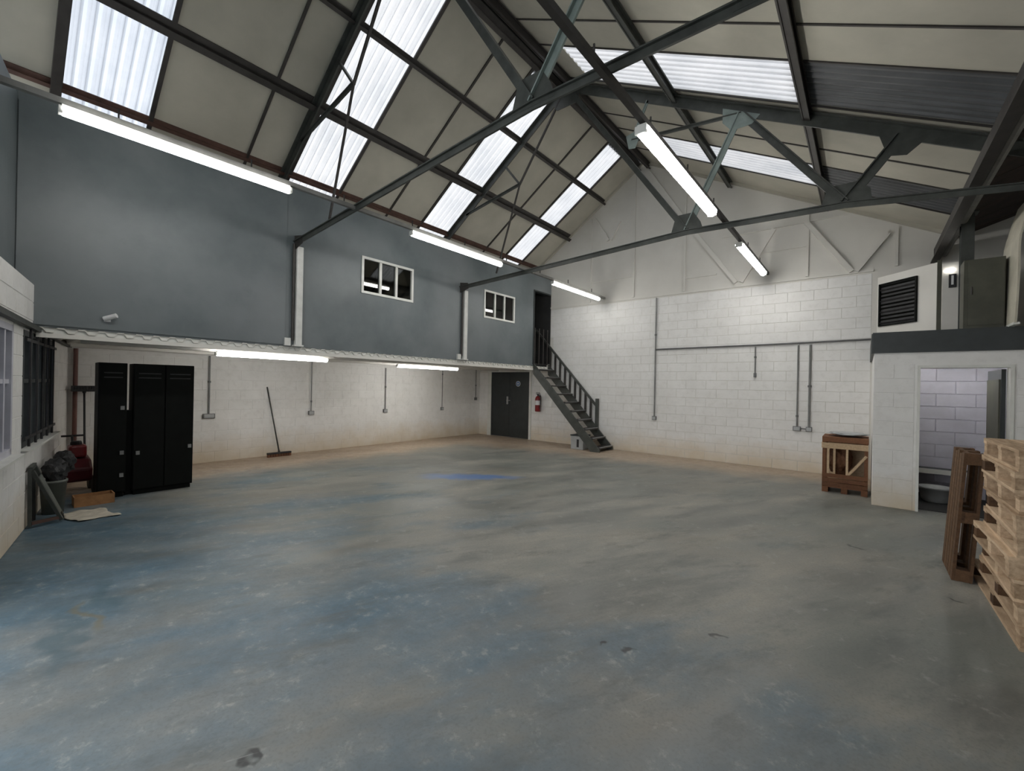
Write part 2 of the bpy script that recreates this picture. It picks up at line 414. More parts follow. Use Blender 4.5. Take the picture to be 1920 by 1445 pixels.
# upper front wall set back on the ledge
mb = MB(); Pu = P0 - Nf * .14
prof = lambda x: min(roofz(x), zr(XR) if x > XR else 99)
xs = [2.6, XR, -.6, -2, RX, -4.6, -7, XL]
for a, b in zip(xs, xs[1:]):
    lo = 4.1 if (a <= -.6 and b >= -4.6) else 2.55
    A, B = Pu + U * fu(a), Pu + U * fu(b); t = -Nf * .1
    c = [(A.x, A.y, lo), (B.x, B.y, lo), (B.x + t.x, B.y + t.y, lo), (A.x + t.x, A.y + t.y, lo)]
    za, zb = (prof(a) + .02, prof(b) + .02) if a > -4.6 else (min(4.62, prof(a)), min(4.62, prof(b)))
    c += [(A.x, A.y, za), (B.x, B.y, zb), (B.x + t.x, B.y + t.y, zb), (A.x + t.x, A.y + t.y, za)]
    mb.quadbox(c)
struct(mb.build('wall_front_upper', M['blue']), 'blue grey upper front wall above the ledge')
mb = MB(); mb.prism([(XL, YR0, 4.05), (2.6, YR0, 4.05), (2.6, YR0, 4.95), (1.0, YR0, 4.4), (XR, YR0, zr(XR)), (RX, YR0, RZ), (-9.0, YR0, 4.05)][1:], (0, -.1, 0))
struct(mb.build('wall_front_gable', M['board']), 'lined gable over the entrance')
mb = MB(); mb.box(2.6, 2.8, -2.2, YF + .2, 0, 5.2)
struct(mb.build('wall_right', M['gable']), 'plain white side wall')

# ------------------------------------------------------------------ mezzanine
mb = MB(); Pz = Vector((XM, YF, 0))
OP = (0, .83, ZB - 1, 4.22)
W1 = (YF - 5.43, YF - 4.28, 3.22, 3.89); W2 = (YF - 8.67, YF - 7.51, 3.21, 3.88)
LM = YF - .1
wall_cells(mb, Pz, (0, -1, 0), (1, 0, 0), LM, ZB, ZT, .12, [OP, W1, W2])
wm = struct(mb.build('wall_mezzanine', M['blue']), 'blue grey plastered mezzanine wall')
mb = MB(); mb.box(XM, XM + .016, .2, 2.98, ZB + .02, ZT - .1); mb.build('plaster_panel', M['blue'], wm, bevel=.004)
# corrugated deck seen from below and at its cut edge
mb = MB(); p = .17; y = .35; prof2 = []
while y < YF - .01:
    for dy, z in ((0, 2.145), (.055, 2.145), (.085, 2.10), (.14, 2.10)):
        if y + dy < YF: prof2.append((y + dy, z))
    y += p
prof2.append((YF, 2.145))
for (ya, za), (yb, zb) in zip(prof2, prof2[1:]):
    mb.quadbox([(XL, ya, za - .008), (XM + .0, ya, za - .008), (XM + .0, yb, zb - .008), (XL, yb, zb - .008), (XL, ya, za + .004), (XM + .0, ya, za + .004), (XM + .0, yb, zb + .004), (XL, yb, zb + .004)])
cm = struct(mb.build('ceiling_mezzanine_soffit', M['gable']), 'white ribbed underside of the mezzanine')
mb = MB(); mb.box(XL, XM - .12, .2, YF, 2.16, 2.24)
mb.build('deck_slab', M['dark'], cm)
mb = MB(); mb.box(XL, XM - .12, .4, YF, 4.5, 4.56); mb.build('unseen_room_ceiling', M['dark'], cm)  # unseen slab, added to keep light out of the mezzanine rooms
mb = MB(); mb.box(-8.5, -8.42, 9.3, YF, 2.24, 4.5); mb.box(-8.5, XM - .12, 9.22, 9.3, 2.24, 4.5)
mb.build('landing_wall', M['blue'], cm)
MB().box(-8.42, XM - .002, YF - .03, YF - .002, 2.24, 4.5).build('landing_shade_sheet', M['dark'], cm)  # dark sheet painting the shade inside the stair-head opening
MB().box(XM - .05, XM - .02, .36, YF, 2.07, 2.149).build('gap_light_strip', M['frame'], cm)  # white strip standing in for light showing through the deck flutes
mb = MB(); mb.bar((XM - .05, .36, 2.06), (XM - .05, YF - .05, 2.06), .08, .05); mb.build('edge_beam', M['gable'], cm)
for xx in (-8.0, -9.0):
    MB().bar((xx, .8, 2.07), (xx, YF - .05, 2.07), .06, .05).build('soffit_beam', M['gable'], cm)

def mezz_window(n, y0, y1, z0, z1, lab):
    w = bpy.data.objects.new('window_%d' % n, None); COL.objects.link(w); w.location = (XM, (y0 + y1) / 2, z0); struct(w, lab)
    t = .045
    mb = MB(); mb.box(XM - .06, XM + .02, y0, y0 + t, z0, z1).box(XM - .06, XM + .02, y1 - t, y1, z0, z1)
    mb.box(XM - .06, XM + .02, y0 + t, y1 - t, z0, z0 + t).box(XM - .06, XM + .02, y0 + t, y1 - t, z1 - t, z1)
    mb.build('frame', M['frame'], w)
    ys = [y0 + t + (y1 - y0 - 2 * t) * k / 3 for k in range(4)]
    for k in (1, 2): MB().box(XM - .05, XM + .012, ys[k] - .024, ys[k] + .024, z0 + t, z1 - t).build('mullion', M['frame'], w)
    for k in range(3):
        MB().box(XM - .024, XM - .018, ys[k] + (.024 if k else 0), ys[k + 1] - (.024 if k < 2 else 0), z0 + t, z1 - t).build('pane', M['glass'], w)
mezz_window(1, 4.28, 5.43, 3.22, 3.89, 'white three-pane window in the blue wall between the two posts')
mezz_window(2, 7.51, 8.67, 3.21, 3.88, 'white three-pane window in the blue wall near the stair top')
# frame around the opening at the stair head
o = bpy.data.objects.new('door_1', None); COL.objects.link(o); o.location = (XM, 9.9, 2.2); struct(o, 'dark open doorway at the head of the stairs')
MB().box(XM - .13, XM + .015, 9.5, 9.54, 2.2, 4.24).box(XM - .13, XM + .015, 9.54, 10.3, 4.2, 4.24).build('door_frame', M['door'], o)
MB().box(-7.9, -7.86, 9.5, 10.02, 2.26, 4.1).build('door_leaf', M['olive'], o)

# ------------------------------------------------------------------ roof
def slab(mb, xa, xb, zf, y0, y1, th=.03):
    return mb.quadbox([(xa, y0, zf(xa)), (xb, y0, zf(xb)), (xb, y1, zf(xb)), (xa, y1, zf(xa)), (xa, y0, zf(xa) + th), (xb, y0, zf(xb) + th), (xb, y1, zf(xb) + th), (xa, y1, zf(xa) + th)])
def sheet(xa, xb, zf, y0, y1, per=.118, amp=.024, th=.0, lift=.02):
    mb = MB(); n = int((y1 - y0) / per * 8); pts = []
    for i in range(n + 1):
        y = y0 + (y1 - y0) * i / n; t = (y - y0) / per % 1.0
        pts.append((y, amp * max(-1, min(1, 1.6 * math.sin(2 * math.pi * t)))))
    for y, h in pts: mb.v += [(xa, y, zf(xa) + lift + h), (xb, y, zf(xb) + lift + h)]
    for i in range(n): mb.f.append((2 * i, 2 * i + 1, 2 * i + 3, 2 * i + 2))
    return mb
rl = bpy.data.objects.new('roof_left', None); COL.objects.link(rl); rl.location = (-6.5, 4, 5.8); struct(rl, 'steeper roof slope with ribbed skylights over the mezzanine')
rr = bpy.data.objects.new('roof_right', None); COL.objects.link(rr); rr.location = (-1.6, 4, 5.8); struct(rr, 'shallower roof slope with short skylights')
xe = XL - .1; xt = RX - .10
SKL = [(-1.6, -.75), (.53, 1.38), (3.2, 4.08), (5.95, 6.80), (8.78, 9.5)]
JL = [YR0, -1.6, -.75, .53, 1.38, 2.55, 3.2, 4.08, 5.14, 5.95, 6.80, 8.03, 8.78, 9.5, YF]
for a, b in zip(JL, JL[1:]):
    if (a, b) in SKL:
        sheet(xe + 1.2, xt, zl, a - .02, b + .02).build('skylight_sheet', M['sky2' if a == .53 else 'sky'], rl)
        slab(MB(), xe, xe + 1.2, zl, a, b).build('lining_board', M['board'], rl)
    else:
        slab(MB(), xe, xt, zl, a + .004, b - .004).build('lining_board', M['board'], rl)
for j in JL[1:-1]:
    w = .05 if j not in (2.55, 5.14, 8.03) else .035
    MB().bar((xe + .5, j, zl(xe + .5) - .012), (xt, j, zl(xt) - .012), w, .03).build('joint_batten', M['steel2'], rl)
xs0 = RX + .12; xm = -.64; xe2 = 1.12
SKR = [(-.1, .85), (2.76, 3.7), (5.63, 6.58), (8.47, 9.42)]
JR = [YR0, -.1, .85, 2.15, 2.76, 3.7, 5.02, 5.63, 6.58, 7.83, 8.47, 9.42, YF]
for a, b in zip(JR, JR[1:]):
    if (a, b) in SKR:
        sheet(xs0 + .45, xm - .04, zr, a - .02, b + .02).build('skylight_sheet', M['sky'], rr)
        slab(MB(), xs0, xs0 + .45, zr, a, b).build('lining_board', M['board'], rr)
        sheet(xm - .04, xe2, zr, a - .01, b + .01, amp=.02).build('ribbed_metal_sheet', M['corr'], rr)
        slab(MB(), xm - .04, xe2, lambda x: zr(x) + .06, a - .03, b + .03).build('outer_sheet', M['corr'], rr)
    else:
        slab(MB(), xs0, xe2, zr, a + .004, b - .004).build('lining_board', M['board'], rr)
for j in JR[1:-1]:
    MB().bar((xs0, j, zr(xs0) - .006), (xe2, j, zr(xe2) - .006), .022, .018).build('joint_batten', M['steel2'], rr)
# ridge: dark cap between two ridge purlins
mb = MB(); mb.prism([(xt - .15, YR0, zl(xt - .15) + .035), (RX, YR0, RZ + .08), (xs0 + .15, YR0, zr(xs0 + .15) + .035), (xs0 + .15, YR0, zr(xs0 + .15) + .05), (RX, YR0, RZ + .1), (xt - .15, YR0, zl(xt - .15) + .05)], (0, YF - YR0, 0))
mb.build('ridge_cap', M['dark'], rl)
# purlins
def purlin(x, zf, par, w, h, mat, y1=YF - .02):
    mb = MB(); z = zf(x); s = SL if par is rl else -SR
    up = Vector((-s, 0, 1)).normalized()
    mb.bar((x, YR0, z - .02), (x, y1, z - .02), w, .016, up); mb.bar((x - .02, YR0, z - .02 - h / 2), (x - .02, y1, z - .02 - h / 2), .02, h, up)
    mb.bar((x - .0, YR0, z - .02 - h), (x, y1, z - .02 - h), w * .7, .014, up)
    return mb.build('purlin', mat, par)
purlin(-7.47, zl, rl, .07, .06, M['rust']); purlin(-6.43, zl, rl, .12, .10, M['steel2']); purlin(-5.38, zl, rl, .07, .07, M['steel2'])
purlin(xt + .0, zl, rl, .10, .12, M['steel2'])
purlin(-2.35, zr, rr, .12, .11, M['steel']); purlin(-.63, zr, rr, .12, .11, M['steel2']); purlin(xs0 + .02, zr, rr, .1, .12, M['steel2'])
MB().bar((-7.95, .5, zl(-7.95) - .07), (xt, .5, zl(xt) - .07), .09, .1).build('rafter', M['steel2'], rl)
MB().bar((-9.6, YF - .06, zl(-9.6) - .03), (RX, YF - .06, RZ - .03), .05, .06).build('verge_trim', M['board'], rl)
MB().bar((RX, YF - .06, RZ - .03), (xe2, YF - .06, zr(xe2) - .03), .05, .06).build('verge_trim', M['board'], rr)
# eaves beam on the right: a lattice of two flanges
eb = MB(); eb.bar((.90, YR0, 3.90), (.90, YF - .01, 3.86), .10, .02); eb.bar((.90, YR0, 4.02), (.90, YF - .01, 3.98), .02, .22)
eb.bar((.97, YR0, 4.14), (.97, YF - .01, 4.10), .12, .02)
eb.build('eaves_beam', M['steel2'], rr)
MB().cyl((1.02, YR0, 4.02), (1.02, YF - .02, 3.98), .045, .045, 10).build('eaves_pipe', M['tray'], rr)
# roof of the next bay, dark boards rising from the valley
nb = bpy.data.objects.new('roof_next_bay', None); COL.objects.link(nb); nb.location = (1.8, 4, 4.5); struct(nb, 'dark brown boarded roof of the next bay')
y = YR0
while y < YF - .1:
    y2 = min(y + .6, YF - .02)
    slab(MB(), 1.10, 2.75, lambda x: 4.20 + .35 * (x - 1.1), y + .008, y2 - .008).build('roof_board', M['brownw'], nb); y = y2
MB().quadbox([(1.08, YR0, 4.27), (2.78, YR0, 4.87), (2.78, YF, 4.87), (1.08, YF, 4.27), (1.08, YR0, 4.33), (2.78, YR0, 4.93), (2.78, YF, 4.93), (1.08, YF, 4.33)]).build('roof_deck', M['brownw'], nb)

# ------------------------------------------------------------------ trusses
def truss(y, tie, lab, tieZ):
    t = thing('roof_truss', lab, 'roof truss', ((XM + XR) / 2, y, 3.8), 'steel roof trusses')
    def mem(name, a, b, w, h, mat, tee=True):
        A, B = (a[0], y, a[1]), (b[0], y, b[1]); mb = MB()
        d = Vector(B) - Vector(A); up = (0, 0, 1) if abs(d.x) > .01 else (1, 0, 0)
        (mb.tee if tee else mb.bar)(A, B, w, h, up=up) if tee else mb.bar(A, B, w, h, up)
        return mb.build(name, mat, t)
    mem('rafter', (-8.6, zl(-8.6) - .11), (RX, RZ - .11), .13, .13, M['steel'])
    mem('rafter', (RX, RZ - .12), (1.32, zr(1.32) - .12), .13, .15, M['steel'])
    pts = tie
    for a, b in zip(pts, pts[1:]): mem('tie_bar', a, b, .075, .075, M['steel'])
    n1, n2 = tieZ; ap = (RX + .1, RZ - .25); r1 = (-1.41, zr(-1.41) - .16); r2 = (.29, zr(.29) - .16); g = (-3.04, 5.68)
    r0 = (-2.78, zr(-2.78) - .16)
    mem('strut', ap, n1, .10, .085, M['steel'])
    mem('strut', n1, r1, .09, .08, M['teal']); mem('strut', r1, n2, .09, .09, M['steel']); mem('strut', n2, r2, .10, .11, M['steel'])
    mem('strut', g, r0, .05, .04, M['teal']); mem('strut', g, r1, .05, .045, M['steel'])
    ln = (-5.4, 5.62)
    mem('hanger_rod', (RX - .12, RZ - .25), ln, .035, .03, M['steel2'], False); mem('hanger_rod', ln, (-5.98, 3.93), .028, .025, M['steel2'], False)
    mem('strut', (-6.9, zl(-6.9) - .12), ln, .06, .05, M['steel']); mem('strut', (-5.8, zl(-5.8) - .12), ln, .04, .035, M['steel'])
    def gus(c, pts, mat=M['teal']):
        MB().prism([(c[0] + p[0], y - .014, c[1] + p[1]) for p in pts], (0, .012, 0)).build('gusset_plate', mat, t)
    gus(n1, ((-.24, -.03), (.24, -.03), (.2, .1), (.1, .26), (-.16, .26)), M['steel']); gus(n2, ((-.26, -.03), (.26, -.03), (.24, .13), (.1, .24), (-.18, .24)), M['steel'])
    gus(r2, ((-.22, .13), (.22, -.1), (.05, -.24), (-.12, -.2)), M['steel']); gus(r1, ((-.24, .16), (.24, -.1), (.14, -.2), (-.12, -.2), (-.24, -.05))); gus(g, ((-.1, .1), (.06, .14), (.14, .02), (.06, -.14), (-.05, -.12)))
    gus((RX, RZ - .2), ((-.3, -.14), (-.2, -.28), (.2, -.28), (.3, -.1), (0, .1)), M['steel'])
    gus((-7.0, tie[0][1]), ((-.04, -.1), (.22, -.04), (.2, .08), (-.04, .12)), M['steel2'])
truss(T1, [(XM + .0, 3.79), (-2.35, 4.13), (-.5, 4.11), (1.3, 3.86)], 'near steel roof truss rising across the middle of the skylights', ((-2.36, 4.15), (-.45, 4.12)))
truss(T2, [(XM + .0, 3.76), (-2.13, 3.98), (-.22, 3.92), (1.45, 3.72)], 'far steel roof truss with pale green plates near the white gable', ((-2.13, 4.0), (-.22, 3.94)))

# ------------------------------------------------------------------ posts on the blue wall
def post(y, zt, lab):
    t = thing('steel_post', lab, 'post', (XM + .03, y, ZB), 'posts under the truss ends')
    MB().box(XM, XM + .075, y - .045, y + .055, ZB + .03, zt).build('shaft', M['post'], t, bevel=.006)
    MB().box(XM, XM + .10, y - .075, y + .07, ZB + .005, ZB + .03).build('base_plate', M['post'], t)
    MB().cyl((XM + .035, y - .08, ZB + .1), (XM + .035, y - .08, zt + .03), .022, .022, 8).build('drain_pipe', M['steel2'], t)
    MB().box(XM, XM + .05, y - .2, y - .11, ZB + .01, ZB + .13).build('junction_box', M['post'], t)
post(3.16, 3.74, 'white post on the blue wall beside the first three-pane window, nearer the dark cabinets')
post(6.86, 3.72, 'white post on the blue wall between the two three-pane windows')

t = thing('wall_camera', 'small white camera fixed low on the blue wall above the black cabinets', 'camera', (XM, .93, 2.3))
MB().box(XM, XM + .02, .90, .96, 2.27, 2.33).build('bracket', M['label'], t); MB().cyl((XM + .03, .90, 2.30), (XM + .10, 1.0, 2.345), .028, .028, 12).build('body', M['label'], t); MB().box(XM + .015, XM + .04, .91, .95, 2.29, 2.31).build('arm', M['label'], t)
# ------------------------------------------------------------------ lights on trunking
def trunk(x, z, y0, y1, mat, lab, w=.05, h=.05):
    t = thing('cable_trunking', lab, 'cable trunking', (x, (y0 + y1) / 2, z))
    MB().box(x - w / 2, x + w / 2, y0, y1, z - h / 2, z + h / 2).build('channel', mat, t)
    yy = y0 + .5
    while yy < y1:
        MB().box(x - .006, x + .006, yy - .006, yy + .006, z, z + .12).build('hanger_clip', M['steel2'], t); yy += 1.1
trunk(-5.3, 3.93, -.85, YF - .1, M['tray'], 'grey cable trunking carrying tube lights along the blue wall')
trunk(-1.6, 4.04, -.95, YF - .02, M['steel2'], 'dark cable trunking carrying the tube lights below the ridge', .05, .06)
def light(x, z, y0, y1, w, h, lab, grp):
    t = thing('tube_light', lab, 'tube light', (x, (y0 + y1) / 2, z + h / 2), grp)
    MB().box(x - w * .32, x + w * .32, y0 + .02, y1 - .02, z + h * .28, z + h * .62).build('housing', M['frame'], t)
    mb = MB(); n = 8; ring = []
    for i in range(n + 1):
        an = math.pi * i / n; ring.append((w / 2 * math.cos(an), -h * .72 * math.sin(an) + h * .28))
    mb.prism([(x + a, y0 + .025, z + b) for a, b in ring], (0, y1 - y0 - .05, 0)); mb.build('diffuser', M['tube'], t)
    for yy in (y0, y1 - .025):
        MB().box(x - w * .42, x + w * .42, yy, yy + .025, z - h * .3, z + h * .4).build('end_cap', M['frame'], t)
light(-5.3, 3.85, .37, 2.28, .085, .085, 'lit tube light above the blue wall, largest and closest of that row', 'tube lights along the blue wall')
light(-5.3, 3.85, 4.02, 6.11, .085, .085, 'lit tube light above the first blue-wall window, middle of that row', 'tube lights along the blue wall')
light(-5.3, 3.85, 7.8, 9.95, .085, .085, 'lit tube light over the stair head, last of the blue wall row', 'tube lights along the blue wall')
light(-1.6, 3.93, 3.72, 6.1, .13, .1, 'long lit tube light under the ridge between the two trusses', 'tube lights under the ridge')
light(-1.6, 3.93, 7.66, 9.85, .12, .09, 'short-looking lit tube light under the ridge in front of the gable', 'tube lights under the ridge')
light(-7.75, 2.00, 2.25, 4.06, .07, .07, 'lit tube light under the mezzanine above the leaning broom', 'tube lights under the mezzanine')
light(1.0, 2.12, 8.5, 9.3, .07, .06, 'tube light on the ceiling of the small side room', 'tube lights in the side room')
light(-8.3, 2.00, 5.98, 7.9, .07, .07, 'lit tube light under the mezzanine closer to the double door', 'tube lights under the mezzanine')

# ------------------------------------------------------------------ front wall windows
def fpt(x, off, z): p = Vector((x, yfront(x), 0)) + Nf * off; return (p.x, p.y, z)
def front_window(n, x0, x1, z0, z1, lab, bars, fm='fascia', gm='glassd'):
    w = bpy.data.objects.new('window_%d' % n, None); COL.objects.link(w); w.location = fpt((x0 + x1) / 2, 0, z0); struct(w, lab)
    mb = MB()
    for z in (z0 + .03, z1 - .03): mb.bar(fpt(x0, -.03, z), fpt(x1, -.03, z), .07, .06)
    for x in (x0 - .03, x1 + .03): mb.bar(fpt(x, -.03, z0), fpt(x, -.03, z1), .06, .07, up=Nf)
    mb.build('frame', M[fm], w)
    MB().bar(fpt(x0 + .02, .02, z0 - .012), fpt(x1 - .02, .02, z0 - .012), .14, .024).build('sill', M['frame'], w)
    k = 4
    for i in range(1, k):
        x = x0 + (x1 - x0) * i / k; MB().bar(fpt(x, -.03, z0 + .06), fpt(x, -.03, z1 - .06), .05, .05, up=Nf).build('mullion', M[fm], w)
    MB().bar(fpt(x0, -.03, z0 + .68), fpt(x1, -.03, z0 + .68), .04, .04).build('transom', M[fm], w)
    for i in range(k):
        a, b = x0 + (x1 - x0) * i / k, x0 + (x1 - x0) * (i + 1) / k
        for za, zb in ((z0 + .06, z0 + .66), (z0 + .70, z1 - .06)):
            MB().bar(fpt(a - .03, -.055, (za + zb) / 2), fpt(b + .03, -.055, (za + zb) / 2), .006, zb - za).build('pane', M[gm], w)
    for i in range(bars):
        x = x0 + (x1 - x0) * (i + .5) / bars
        MB().cyl(fpt(x, .03, z0 - .03), fpt(x, .03, z1 + .03), .011, .011, 6).build('security_bar', M['soft'], w)
    if bars:
        for z in (z0 + .1, z1 - .1): MB().bar(fpt(x0 + .03, .03, z), fpt(x1 - .03, .03, z), .012, .03).build('security_rail', M['soft'], w)
front_window(3, -5.1, -6.13, .87, 2.07, 'pale window at the very edge of the white front wall', 0, 'lav', 'glassp')
front_window(4, -6.55, -8.36, .87, 2.07, 'dark barred window in the white front wall beside the clutter', 5)
MB().bar(fpt(-5.2, .035, 2.13), fpt(-9.7, .035, 2.09), .05, .05).build('window_head_rail', M['steel'], wfr)

# ------------------------------------------------------------------ far wall door, extinguisher, conduits
d = bpy.data.objects.new('door_2', None); COL.objects.link(d); d.location = (-8.5, YF, 0); struct(d, 'charcoal double door under the mezzanine')
MB().box(-9.42, -9.27, YF - .05, YF, 0, 2.08).box(-7.75, -7.68, YF - .05, YF, 0, 2.08).box(-9.27, -7.75, YF - .05, YF, 2.02, 2.08).build('door_frame', M['frame'], d)
for a, b in ((-9.265, -8.515), (-8.505, -7.755)):
    MB().box(a, b, YF - .035, YF - .005, .012, 2.015).build('door_leaf', M['door'], d, bevel=.004)
hl = MB().box(-8.62, -8.56, YF - .05, YF - .035, 1.02, 1.26); hl.cyl((-8.59, YF - .08, 1.14), (-8.45, YF - .08, 1.14), .011).cyl((-8.59, YF - .035, 1.14), (-8.59, YF - .085, 1.14), .012)
hl.build('handle', M['chrome'], d)
sg = MB(); sg.cyl((-8.18, YF - .034, 1.66), (-8.18, YF - .041, 1.66), .085, .085, 20); so = sg.build('sign', M['label'], d)
MB().cyl((-8.18, YF - .041, 1.66), (-8.18, YF - .044, 1.66), .07, .07, 20).build('sign_disc', M['signblue'], so)
MB().box(-8.19, -8.17, YF - .047, YF - .044, 1.62, 1.70).box(-8.215, -8.145, YF - .047, YF - .044, 1.655, 1.672).build('sign_mark', M['label'], so)

e = thing('fire_extinguisher', 'red fire extinguisher with white label on the wall beside the double door', 'extinguisher', (-7.38, YF - .1, .86))
MB().lathe((-7.38, YF - .11, .86), [(.0, 0), (.07, 0), (.078, .015), (.078, .37), (.06, .42), (.03, .45), (.0, .45)], 20).build('cylinder_body', M['red'], e, smooth=True)
MB().lathe((-7.38, YF - .11, 1.05), [(.0795, 0), (.0795, .13)], 20).build('label_band', M['label'], e)
MB().cyl((-7.38, YF - .11, 1.30), (-7.38, YF - .11, 1.36), .022).box(-7.44, -7.30, YF - .122, YF - .098, 1.36, 1.38).box(-7.44, -7.32, YF - .122, YF - .098, 1.40, 1.415).build('valve_handle', M['soft'], e)
MB().path([(-7.36, YF - .11, 1.33), (-7.27, YF - .12, 1.30), (-7.27, YF - .13, 1.10), (-7.285, YF - .13, .95)], .013).build('hose', M['soft'], e)
MB().box(-7.41, -7.35, YF - .03, YF - .005, 1.2, 1.34).build('wall_bracket', M['steel2'], e)

def drop(p_top, z_bot, nrm, lab, wide=.13, r=.014, grp='socket drops', collar=None):
    x, y, zt = p_top; n = Vector(nrm); t = thing('conduit_drop', lab, 'conduit', (x, y, z_bot), grp)
    c = Vector((x, y, 0)) + n * .025; sd = Vector((-n.y, n.x, 0))
    MB().cyl((c.x, c.y, z_bot + .06), (c.x, c.y, zt), r, r, 8).build('pipe', M['conduit'], t)
    a = c - sd * wide / 2 - n * .02; b = c + sd * wide / 2 - n * .02
    so = MB().bar((a.x + n.x * .022, a.y + n.y * .022, z_bot + .02), (b.x + n.x * .022, b.y + n.y * .022, z_bot + .02), .045, .09).build('socket_box', M['socket'], t, bevel=.005)
    if wide > .09:
        q = c + n * .026
        MB().bar((q.x - sd.x * wide * .4, q.y - sd.y * wide * .4, z_bot + .02), (q.x + sd.x * wide * .4, q.y + sd.y * wide * .4, z_bot + .02), .006, .07).build('socket_plate', M['greyp'], so)
    for z in ([collar] if collar else [zt - .5]):
        MB().cyl((c.x, c.y, z - .02), (c.x, c.y, z + .02), r * 1.7, r * 1.7, 8).build('saddle_clip', M['socket'], t)
G = 'socket drops on the side wall'
drop((XL, 2.76, 2.06), .88, (1, 0, 0), 'grey conduit drop with a wide socket beside the black cabinets', .2, .016, G)
drop((XL, 4.75, 2.06), .87, (1, 0, 0), 'grey conduit drop with socket just beyond the leaning broom', .13, .011, G, 1.15)
drop((XL, 6.72, 2.0), .85, (1, 0, 0), 'third grey conduit drop from the black cabinets, midway to the double door', .12, .014, G)
drop((XL, 8.7, 2.0), .85, (1, 0, 0), 'thin grey conduit drop, second from the double door', .1, .011, G, 1.9)
drop((XL, 10.14, 2.08), 1.13, (1, 0, 0), 'short conduit drop in the corner by the double door', .09, .012, G)
G = 'conduit drops on the far wall'
drop((-3.95, YF, 3.8), .86, (0, -1, 0), 'tall conduit running down the far wall from the gable ledge', .1, .016, G, 2.9)
drop((-1.04, YF, 2.52), .83, (0, -1, 0), 'conduit drop with socket on the far wall, further from the crate of a close pair', .13, .014, G, 1.1)
drop((-.84, YF, 2.52), .83, (0, -1, 0), 'darker conduit drop on the far wall, closer to the crate of a close pair', .1, .02, G, 1.7)
drop((-1.8, YF, 2.52), 1.9, (0, -1, 0), 'short conduit stub hanging from the long horizontal conduit', .05, .014, G, 2.3)
MB().path([(-3.95, YF - .03, 2.545), (-1.8, YF - .03, 2.555), (.1, YF - .03, 2.58)], .017).build('wall_conduit', M['socket'])
tag(bpy.data.objects['wall_conduit'], 'long dark horizontal conduit across the white far wall', 'conduit')
MB().path([(-1.04, YF - .03, .86), (-.84, YF - .03, .85)], .012).build('linking_conduit', M['socket'])
tag(bpy.data.objects['linking_conduit'], 'short dark conduit joining two sockets near the crate', 'conduit')
MB().cyl((XL + .05, .93, 0), (XL + .05, .93, 2.06), .028, .028, 10).build('brown_pipe', M['copper'])
tag(bpy.data.objects['brown_pipe'], 'red-brown vertical pipe in the corner by the barred window', 'pipe')

# ------------------------------------------------------------------ stairs
st = thing('staircase', 'dark steel staircase climbing the far wall to the mezzanine doorway', 'staircase', (-6, 9.9, 0))
xa, za, xb, zb = XM + .0, 2.17, -5.02, .06
for y in (9.56, 10.27):
    mb = MB(); sl = (za - zb) / (xb - xa)
    x_bot = xb + .02
    mb.prism([(xa, y - .02, za + .06), (x_bot, y - .02, .06), (x_bot, y - .02, 0), (x_bot - .24, y - .02, 0), (xa, y - .02, za - .24)], (0, .04, 0))
    mb.build('stringer', M['steel'], st)
N = 10
for k in range(N):
    z = za - (k + .5) * (za / N) ; x = xa + (k + .55) * ((xb - xa) / N)
    mb = MB().box(x - .12, x + .12, 9.58, 10.25, z - .035, z); mb.build('tread', M['steel2'], st)
    MB().box(x + .085, x + .125, 9.585, 10.245, z, z + .006).build('tread_nosing', M['greyp'], st)
hr = lambda x: 3.37 - 1.0625 * (x + 7.62)
mb = MB(); mb.bar((-7.5, 10.27, hr(-7.5)), (-5.47, 10.27, hr(-5.47)), .05, .05); mb.build('handrail', M['steel'], st)
MB().box(-5.505, -5.435, 10.235, 10.305, .42, 1.3).build('newel_post', M['steel'], st)
for k in range(10):
    x = -6.98 + k * .165; MB().box(x - .025, x + .025, 10.255, 10.285, za + .04 - 1.04 * (x - xa), hr(x)).build('baluster', M['steel2'], st)
for k in range(4):
    MB().box(XM + .0, XM + .025, 9.56 + .2 * k, 9.585 + .2 * k, 2.2, 3.2 - .0 * k).build('landing_bar', M['steel2'], st)
b = thing('storage_box', 'light grey box tucked under the foot of the staircase', 'box', (-5.68, 9.8, 0))
MB().box(-5.86, -5.50, 9.62, 9.98, 0, .34).build('body', M['greyp'], b, bevel=.012)
MB().box(-5.68, -5.62, 9.612, 9.62, .06, .26).build('slot', M['soft'], b)
MB().box(-5.87, -5.49, 9.61, 9.99, .34, .37).build('lid', M['fascia'], b)

# ------------------------------------------------------------------ black cabinets
def cabinet(y0, y1, lab, leaves, handles):
    t = thing('steel_cabinet', lab, 'cabinet', (-7.95, (y0 + y1) / 2, 0), 'black steel cabinets')
    MB().box(-8.03, -7.735, y0, y1, .06, 1.8).build('body', M['black'], t, bevel=.006)
    MB().box(-8.01, -7.76, y0 + .02, y1 - .02, 0, .06).build('plinth', M['black'], t)
    w = (y1 - y0) / leaves
    for k in range(leaves):
        a = y0 + k * w
        dd = MB().box(-7.733, -7.71, a + .006, a + w - .006, .08, 1.79).build('door', M['black'], t, bevel=.004)
        for z, s in handles[k]:
            yy = a + (w - .05 if s > 0 else .05)
            MB().box(-7.708, -7.688, yy - .02, yy + .02, z - .025, z + .025).build('latch', M['conduit'], dd)
        MB().box(-7.709, -7.704, a + .05, a + w - .05, 1.60, 1.615).box(-7.709, -7.704, a + .05, a + w - .05, 1.66, 1.675).build('vent_slot', M['soft'], dd)
    return t
cabinet(.95, 1.235, 'narrow black steel cabinet, closer to the window of a pair', 1, [[(1.2, 1), (.6, 1), (.3, 1)]])
